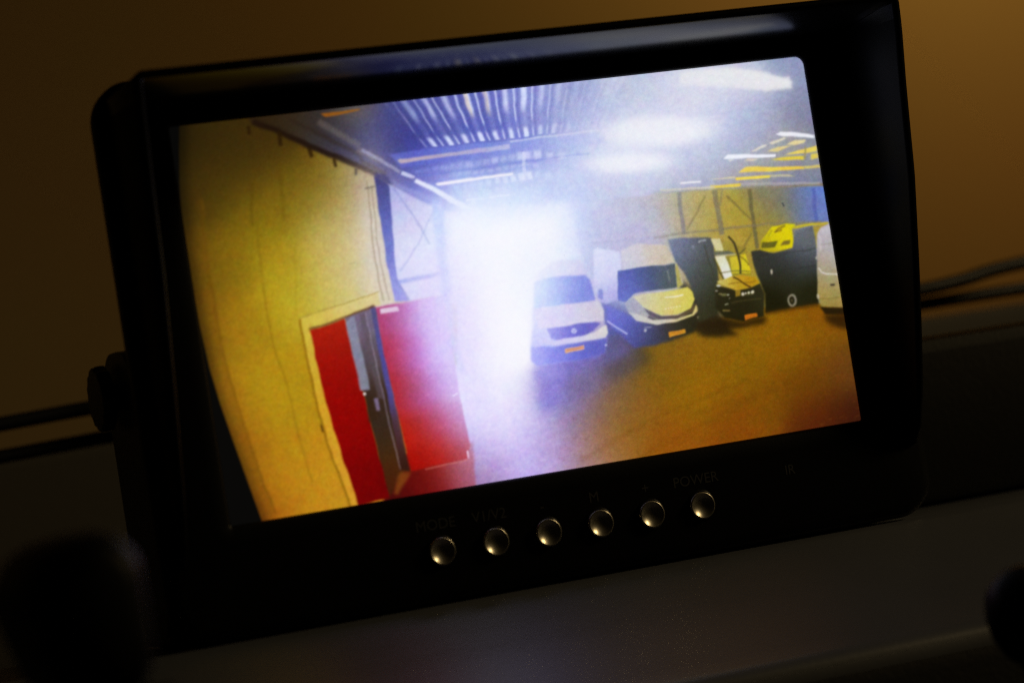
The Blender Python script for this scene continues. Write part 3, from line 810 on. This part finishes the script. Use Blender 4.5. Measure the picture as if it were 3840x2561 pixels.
for x, y, r in ((876, 1182, 17), (905, 1172, 10), (935, 1165, 13), (970, 1160, 16)):
    oval((x, y), r, r*1.1, (206, 200, 176), .95, .7, E_)
for x, y, r, c in ((640, 1102, 24, (206, 204, 196)), (622, 1150, 12, (226, 224, 210)), (730, 1192, 13, (230, 228, 214)), (745, 1222, 8, (210, 206, 190)), (690, 1190, 30, (108, 104, 60)), (655, 1180, 18, (130, 124, 76)), (1082, 1130, 14, (170, 160, 120)), (1115, 1250, 10, (150, 144, 110))):
    oval((x, y), r, r*.45, c, .85, .9, E_)
line([E_((700, 1285)), E_((735, 1272))], 3, (170, 166, 140), .8, .8)
line([E_((680, 1345)), E_((752, 1342))], 4, (128, 108, 56), .9, .8)
line([E_((760, 1265)), E_((1060, 1230))], 3, (70, 64, 30), .7, 1)
poly([(892, 1388), (1015, 1370), (1024, 1405), (898, 1442)], (212, 122, 28), 1, .9, E_)
line([E_((905, 1412)), E_((1010, 1388))], 2.6, (150, 84, 12), .5, .7)
poly([(440, 1460), (700, 1420), (900, 1450), (1085, 1400), (1120, 1420), (1080, 1475), (800, 1525), (420, 1520)], (40, 27, 6), .9, 5, E_)

# yellow cab and the dark van beside it
poly([(1060, 665), (1160, 530), (1300, 497), (1390, 497), (1352, 550), (1382, 680), (1372, 732), (1160, 772), (1050, 762)], [((1150, 620), (212, 198, 20)), ((1300, 560), (206, 192, 24)), ((1320, 640), (214, 202, 16)), ((1100, 740), (150, 140, 40))], 1, 1.2, E_, 24)
poly([(1068, 677), (1222, 668), (1192, 722), (1060, 732)], (96, 92, 34), .95, 1, E_)
poly([(1240, 712), (1272, 668), (1345, 655), (1338, 700)], (118, 104, 44), .95, 1, E_)
line([E_((1190, 585)), E_((1225, 545)), E_((1290, 515))], 5, (128, 112, 40), .8, 1)
line([E_((1200, 578)), E_((1262, 556))], 4, (110, 96, 36), .7, 1)
line([E_((1130, 620)), E_((1165, 560))], 4, (150, 140, 40), .7, 1)
line([E_((1360, 530)), E_((1560, 500)), E_((1720, 492))], 6, (196, 178, 40), .9, 1.4)
poly([(1556, 520), (1700, 500), (1640, 700), (1600, 760)], (172, 152, 40), .8, 1.4, E_)
poly([(960, 765), (1050, 750), (1180, 782), (1372, 735), (1384, 562), (1556, 520), (1592, 640), (1612, 960), (1616, 1280), (1380, 1312), (1100, 1372), (1095, 1180), (1040, 1060), (985, 900)],
     [((1450, 600), (112, 116, 126)), ((1560, 600), (98, 102, 100)), ((1450, 760), (84, 88, 98)), ((1250, 830), (62, 64, 66)), ((1050, 820), (54, 54, 46)), ((1450, 950), (60, 64, 62)), ((1250, 1000), (46, 46, 32)), ((1450, 1150), (42, 42, 22)), ((1150, 1250), (32, 30, 10)), ((1560, 1200), (36, 34, 14))], 1, 1.4, E_, 24)
line([E_((1180, 800)), E_((1400, 770)), E_((1590, 740))], 3, (64, 66, 66), .6, 1)
line([E_((1160, 960)), E_((1400, 930)), E_((1600, 900))], 2.4, (50, 52, 46), .6, 1)
oval((1156, 965), 11, 26, (196, 192, 170), .9, .9, E_)
oval((1360, 1246), 44, 64, (138, 132, 114), 1, 1, E_)
oval((1358, 1244), 26, 42, (40, 36, 18), 1, .9, E_)
oval((1358, 1244), 10, 18, (84, 78, 50), .9, .9, E_)
line([E_((1100, 1372)), E_((1380, 1320)), E_((1620, 1285))], 9, (66, 44, 10), .6, 2.5)
# white van at the right edge
poly([(1608, 590), (1640, 530), (1720, 502), (1760, 500), (1900, 1320), (1640, 1305), (1612, 1190), (1600, 800)],
     [((1660, 560), (190, 184, 196)), ((1640, 700), (172, 164, 168)), ((1720, 760), (176, 172, 180)), ((1640, 900), (160, 146, 116)), ((1720, 950), (164, 156, 140)), ((1680, 1120), (156, 138, 84)), ((1780, 1150), (160, 146, 104)), ((1740, 1280), (146, 124, 56))], 1, 1.2, E_, 24)
line([E_(p) for p in ((1618, 925), (1650, 970), (1700, 988), (1810, 990))], 3.4, (212, 206, 198), .9, .9)
line([E_((1640, 700)), E_((1760, 680))], 3, (140, 132, 128), .5, 1)
line([E_((1635, 610)), E_((1640, 760))], 4, (206, 200, 200), .5, 1.2)
poly([(1738, 1085), (1785, 1082), (1785, 1103), (1740, 1106)], (66, 58, 44), .95, .8, E_)
oval((1595, 830), 8, 16, (190, 186, 170), .8, .8, E_)
oval((1615, 1205), 15, 26, (186, 172, 150), .9, 1, E_)
line([E_((1625, 1225)), E_((1840, 1215))], 2, (120, 104, 50), .6, .8)
poly([(1625, 1300), (1640, 1308), (1900, 1318), (1910, 1390), (1680, 1385)], (40, 30, 12), .95, 1.6, E_)
poly([(1670, 1390), (1930, 1370), (1960, 1540), (1800, 1510), (1700, 1460)], (52, 32, 9), .9, 5, E_)

# lamps burning on the ceiling, daylight spilling round the door
blob(1515, 302, 108, 31, (240, 240, 240), 1.0, -0.03, 2.2)
blob(1510, 300, 170, 62, (228, 230, 246), .55, -0.03)
blob(1445, 374, 80, 19, (240, 239, 244), 1.0, -0.05, 2.0)
blob(1450, 372, 140, 42, (226, 230, 248), .5, -0.05)
poly([(0, 285), (330, 240), (600, 225), (900, 270), (1190, 350), (1225, 322), (1245, 375), (1275, 390), (1250, 420), (1270, 452), (960, 492), (940, 470), (500, 440), (0, 420)], (226, 226, 228), .9, 3.0, D)
poly([(150, 290), (600, 240), (950, 300), (1225, 370), (1240, 440), (980, 480), (500, 420), (150, 390)], (228, 228, 228), .8, 5, D)
blob(1640, 190, 130, 34, (220, 222, 236), .45, 0.0)
blob(1140, 740, 62, 120, (250, 250, 255), .55)
blob(1235, 640, 40, 60, (226, 234, 255), .3)
blob(1030, 740, 58, 110, (214, 200, 250), .55, -0.12)
blob(1075, 900, 40, 120, (206, 196, 250), .35, -0.15)
blob(1420, 640, 130, 110, (170, 176, 226), .16)
blob(1560, 640, 110, 80, (150, 152, 150), .10)
# softness and small raggedness of the camera picture
def warp(img, amp, scale):
    nx = gblur(rng.normal(0, 1, (CH, CW)), scale)
    ny = gblur(rng.normal(0, 1, (CH, CW)), scale)
    nx *= amp/nx.std()
    ny *= amp/ny.std()
    yy, xx = np.mgrid[0:CH, 0:CW]
    X = np.clip(xx+nx, 0, CW-1.001)
    Y = np.clip(yy+ny, 0, CH-1.001)
    a, b = X.astype(int), Y.astype(int)
    fx, fy = (X-a)[..., None], (Y-b)[..., None]
    return (img[b, a]*(1-fx)+img[b, a+1]*fx)*(1-fy)+(img[b+1, a]*(1-fx)+img[b+1, a+1]*fx)*fy
canvas[:] = warp(canvas, 0.7, 9.0)
canvas[:] = gblur(canvas, 1.05)
mott = gblur(rng.normal(0, 1, (CH, CW, 3)), 7.0)
mott /= mott.std()
mott2 = gblur(rng.normal(0, 1, (CH, CW, 1)), 2.4)
mott2 /= mott2.std()
flat = 4*np.clip(canvas, 0, 1)*(1-np.clip(canvas, 0, 1))
canvas[:] = canvas+flat*canvas*(0.011*mott+0.015*mott2)

# image circle of the wide lens and the rounded display corner
arc = [(411, 280), (410, 340), (411, 420), (416, 500), (426, 580), (440, 655), (458, 750), (480, 845), (504, 925), (531, 1003), (565, 1098), (601, 1197), (614, 1232)]
m = pmask([(2010, 100), (411, 100)]+arc+[(640, 1240), (2010, 1240)], 1.6)
keep = np.zeros((CH, CW))
x0, y0, x1, y1, a = m
keep[y0:y1, x0:x1] = a
m2 = pmask([(2010, 100), (425, 100)]+[(x+18, y) for x, y in arc]+[(660, 1240), (2010, 1240)], 12)
shade2 = np.zeros((CH, CW))
x0, y0, x1, y1, a = m2
shade2[y0:y1, x0:x1] = a
canvas *= (0.62+0.38*shade2)[..., None]
black = np.array((7.5, 7.2, 6.5))/255
canvas[:] = canvas*keep[..., None]+black*(1-keep[..., None])

# contrast and colour setting of the display
cc = np.clip(canvas, 0, 1)
cc = cc*0.76+0.24*(cc*cc*(3-2*cc))
gm = cc.mean(2, keepdims=True)
canvas[:] = np.clip(gm+(cc-gm)*1.02, 0, 1)*keep[..., None]+black*(1-keep[..., None])

# specks and the grain of the panel
lum = canvas.mean(2)
for i in range(420):
    x, y = rng.integers(2, CW-3), rng.integers(2, CH-3)
    if lum[y, x] > 0.25 and keep[y, x] > 0.95:
        canvas[y, x] = np.clip(canvas[y, x]+rng.choice((0.16, 0.10, -0.10)), 0, 1)
weave = 0.5+0.5*np.sin(np.arange(CH)[:, None]*1.9+np.arange(CW)[None, :]*0.9)
gr = rng.normal(0, 1, (CH, CW, 1))*0.7+gblur(rng.normal(0, 1, (CH, CW, 3)), 0.8)*1.1
amp = (np.clip(lum, 0, 1)*(1.05-np.clip(lum, 0, 1)))[..., None]
canvas += keep[..., None]*amp*(gr*0.095+0.10*(weave[..., None]-0.5))
canvas = np.clip(canvas, 0, 1)
lin = np.where(canvas <= 0.04045, canvas/12.92, ((canvas+0.055)/1.055)**2.4)

# artwork units on the panel: corners of the 154 x 86 mm panel and their artwork places
src = [(-77, 43), (77, 43), (77, -43), (-77, -43)]
dst = [(386.2, 292.9), (1841.2, 129.9), (1976.7, 964.8), (528.9, 1207.3)]
Mx, bb = [], []
for (X, Y), (u, w) in zip(src, dst):
    Mx.append([X, Y, 1, 0, 0, 0, -u*X, -u*Y]); bb.append(u)
    Mx.append([0, 0, 0, X, Y, 1, -w*X, -w*Y]); bb.append(w)
hm = np.append(np.linalg.solve(np.array(Mx), np.array(bb)), 1).reshape(3, 3)
NX, NZ = 960, 540
px = np.linspace(-77.4, 77.4, NX)
pz = np.linspace(-43.4, 43.4, NZ)
GX, GZ = np.meshgrid(px, pz)
den = hm[2, 0]*GX+hm[2, 1]*GZ+1
U = ((hm[0, 0]*GX+hm[0, 1]*GZ+hm[0, 2])/den-AX0)*S-0.5
V = ((hm[1, 0]*GX+hm[1, 1]*GZ+hm[1, 2])/den-AY0)*S-0.5
U = np.clip(U, 0, CW-1.001)
V = np.clip(V, 0, CH-1.001)
iu, iv = U.astype(int), V.astype(int)
fu, fv = (U-iu)[..., None], (V-iv)[..., None]
RGB = (lin[iv, iu]*(1-fu)+lin[iv, iu+1]*fu)*(1-fv)+(lin[iv+1, iu]*(1-fu)+lin[iv+1, iu+1]*fu)*fv

me = bpy.data.meshes.new('screen')
base = mon.matrix_world.translation
co = np.zeros((NX*NZ, 3), np.float32)
co[:, 0] = GX.ravel()*MM-base.x
co[:, 1] = -base.y
co[:, 2] = GZ.ravel()*MM-base.z
idx = np.arange(NX*NZ).reshape(NZ, NX)
quads = np.stack([idx[:-1, :-1], idx[:-1, 1:], idx[1:, 1:], idx[1:, :-1]], -1).reshape(-1, 4)
me.vertices.add(NX*NZ)
me.vertices.foreach_set('co', co.ravel())
me.loops.add(quads.size)
me.loops.foreach_set('vertex_index', quads.ravel().astype(np.int32))
me.polygons.add(len(quads))
me.polygons.foreach_set('loop_start', np.arange(0, quads.size, 4, dtype=np.int32))
me.polygons.foreach_set('loop_total', np.full(len(quads), 4, np.int32))
me.update()
ca = me.color_attributes.new('picture', 'FLOAT_COLOR', 'POINT')
rgba = np.ones((NX*NZ, 4), np.float32)
rgba[:, :3] = RGB.reshape(-1, 3)
ca.data.foreach_set('color', rgba.ravel())
M_SCREEN = bpy.data.materials.new('lit_display')
M_SCREEN.use_nodes = True
nt = M_SCREEN.node_tree
bs = nt.nodes['Principled BSDF']
bs.inputs['Base Color'].default_value = (0.004, 0.004, 0.004, 1)
bs.inputs['Roughness'].default_value = 0.35
bs.inputs['Specular IOR Level'].default_value = 0.2
at = nt.nodes.new('ShaderNodeVertexColor')
at.layer_name = 'picture'
nt.links.new(at.outputs['Color'], bs.inputs['Emission Color'])
bs.inputs['Emission Strength'].default_value = 1.0
me.materials.append(M_SCREEN)
scr = bpy.data.objects.new('screen', me)
col.objects.link(scr)
scr.parent = mon
scr['label'] = 'lit display picturing white vans, a red door and a bright gateway in a hall'

# ------------------------------------------------------------------ bracket, cables and the other things on the dashboard
br = tag(empty('monitor_bracket', (0, 24, -67.5)), 'black metal swivel bracket carrying the monitor from behind', 'bracket')
v, f = block(-90.5, 90.5, 12, 34, -67.2, -64.2, 1.2, e=0.8)
link('base', v, f, M_BRACKET, br)
for s in (-1, 1):
    xa, xb = sorted((s*90.6, s*87.4))
    L = []
    outl = rrect(11, 35, -66, -2, 9, 8)
    loops = [[(x, y, z) for y, z in outl] for x in (xa, xb)]
    v, f = loft(loops, True, True, True)
    link('arm', v, f, M_BRACKET, br, angle=30)
    v, f = lathe_axis((s*90.6, 28, -11.5), (s, 0, 0), [(3.0, 0), (3.0, 1.0), (6.9, 1.2), (7.4, 1.7), (7.4, 3.6), (6.8, 4.3), (3.2, 4.4)], 28, 0.07)
    link('thumbscrew', v, f, M_BRACKET, br, angle=20)

v, f = tube([(-330, 140, -20), (-200, 140, -14.6), (-93, 140, -10.7), (-66, 138, -9.9), (-30, 130, -9.5), (40, 110, -11), (100, 100, -12.5), (150, 100, -12.6), (170, 102, -11.6), (192, 106, -9.2), (260, 116, -6.4), (420, 136, -9)], 2.0)
tag(link('cable', v, f, M_CABLE), 'upper black cable running behind the monitor, arching at the right', 'cable', 'cables behind the monitor')
v, f = tube([(-330, 146, -26), (-200, 146, -22), (-93, 146, -18.8), (-60, 144, -17.8), (-20, 138, -17.2), (60, 118, -16.6), (130, 108, -16.6), (160, 108, -16.4), (192, 110, -16.2), (260, 118, -16.4), (420, 136, -20)], 1.9)
tag(link('cable', v, f, M_CABLE), 'lower black cable running straight behind the monitor above the ledge', 'cable', 'cables behind the monitor')

# rounded black housing at the lower left, nearer than the monitor
outl = rrect(-154, -134, -66, -37.5, 8, 8)
loops = []
for y, ins in ((-152, 7), (-150.5, 3.5), (-147, 1), (-142, 0), (-122, 0), (-116, 1.5), (-113, 6)):
    L = []
    for x, z in outl:
        k = max(0.0, (-46-z)/20)
        xx = x + (k*k*9 if x < -144 else 0)
        L.append((xx+(ins if x < -144 else -ins)*0.6, y, z+(-ins if z > -50 else ins)*0.5+(x+144)*0.16))
    loops.append(L)
v, f = loft(loops, True, True, True)
pod = empty('rounded_black_housing', (-142, -132, -66))
tag(pod, 'blurred black plastic housing with a rounded corner, below left of the monitor', 'housing')
link('shell', v, f, M_POD, pod, angle=45)
v, f = tube([(-140, -132, -62), (-138, -128, -80), (-128, -110, -110), (-120, -60, -140), (-118, -44, -150)], 5.0)
link('stem', v, f, M_POD, pod)

# control stalk reaching up from the fascia at the right front
stk = empty('control_stalk', (88, -44, -130))
tag(stk, 'black control stalk with a rounded end at the lower right corner', 'stalk')
v, f = tube([(88, -44, -130), (79, -62, -120), (64, -84, -100), (50, -104, -86)], 4.2)
link('arm', v, f, M_POD, stk)
v, f = lathe_axis((52, -101, -87.5), (-0.45, -0.62, 0.62), [(2, -4), (5, -3.4), (7.0, -1), (7.9, 3), (8.1, 8), (7.6, 12), (6.2, 15), (3.8, 16.8), (1, 17.4)], 36)
link('grip', v, f, M_POD, stk, angle=40)
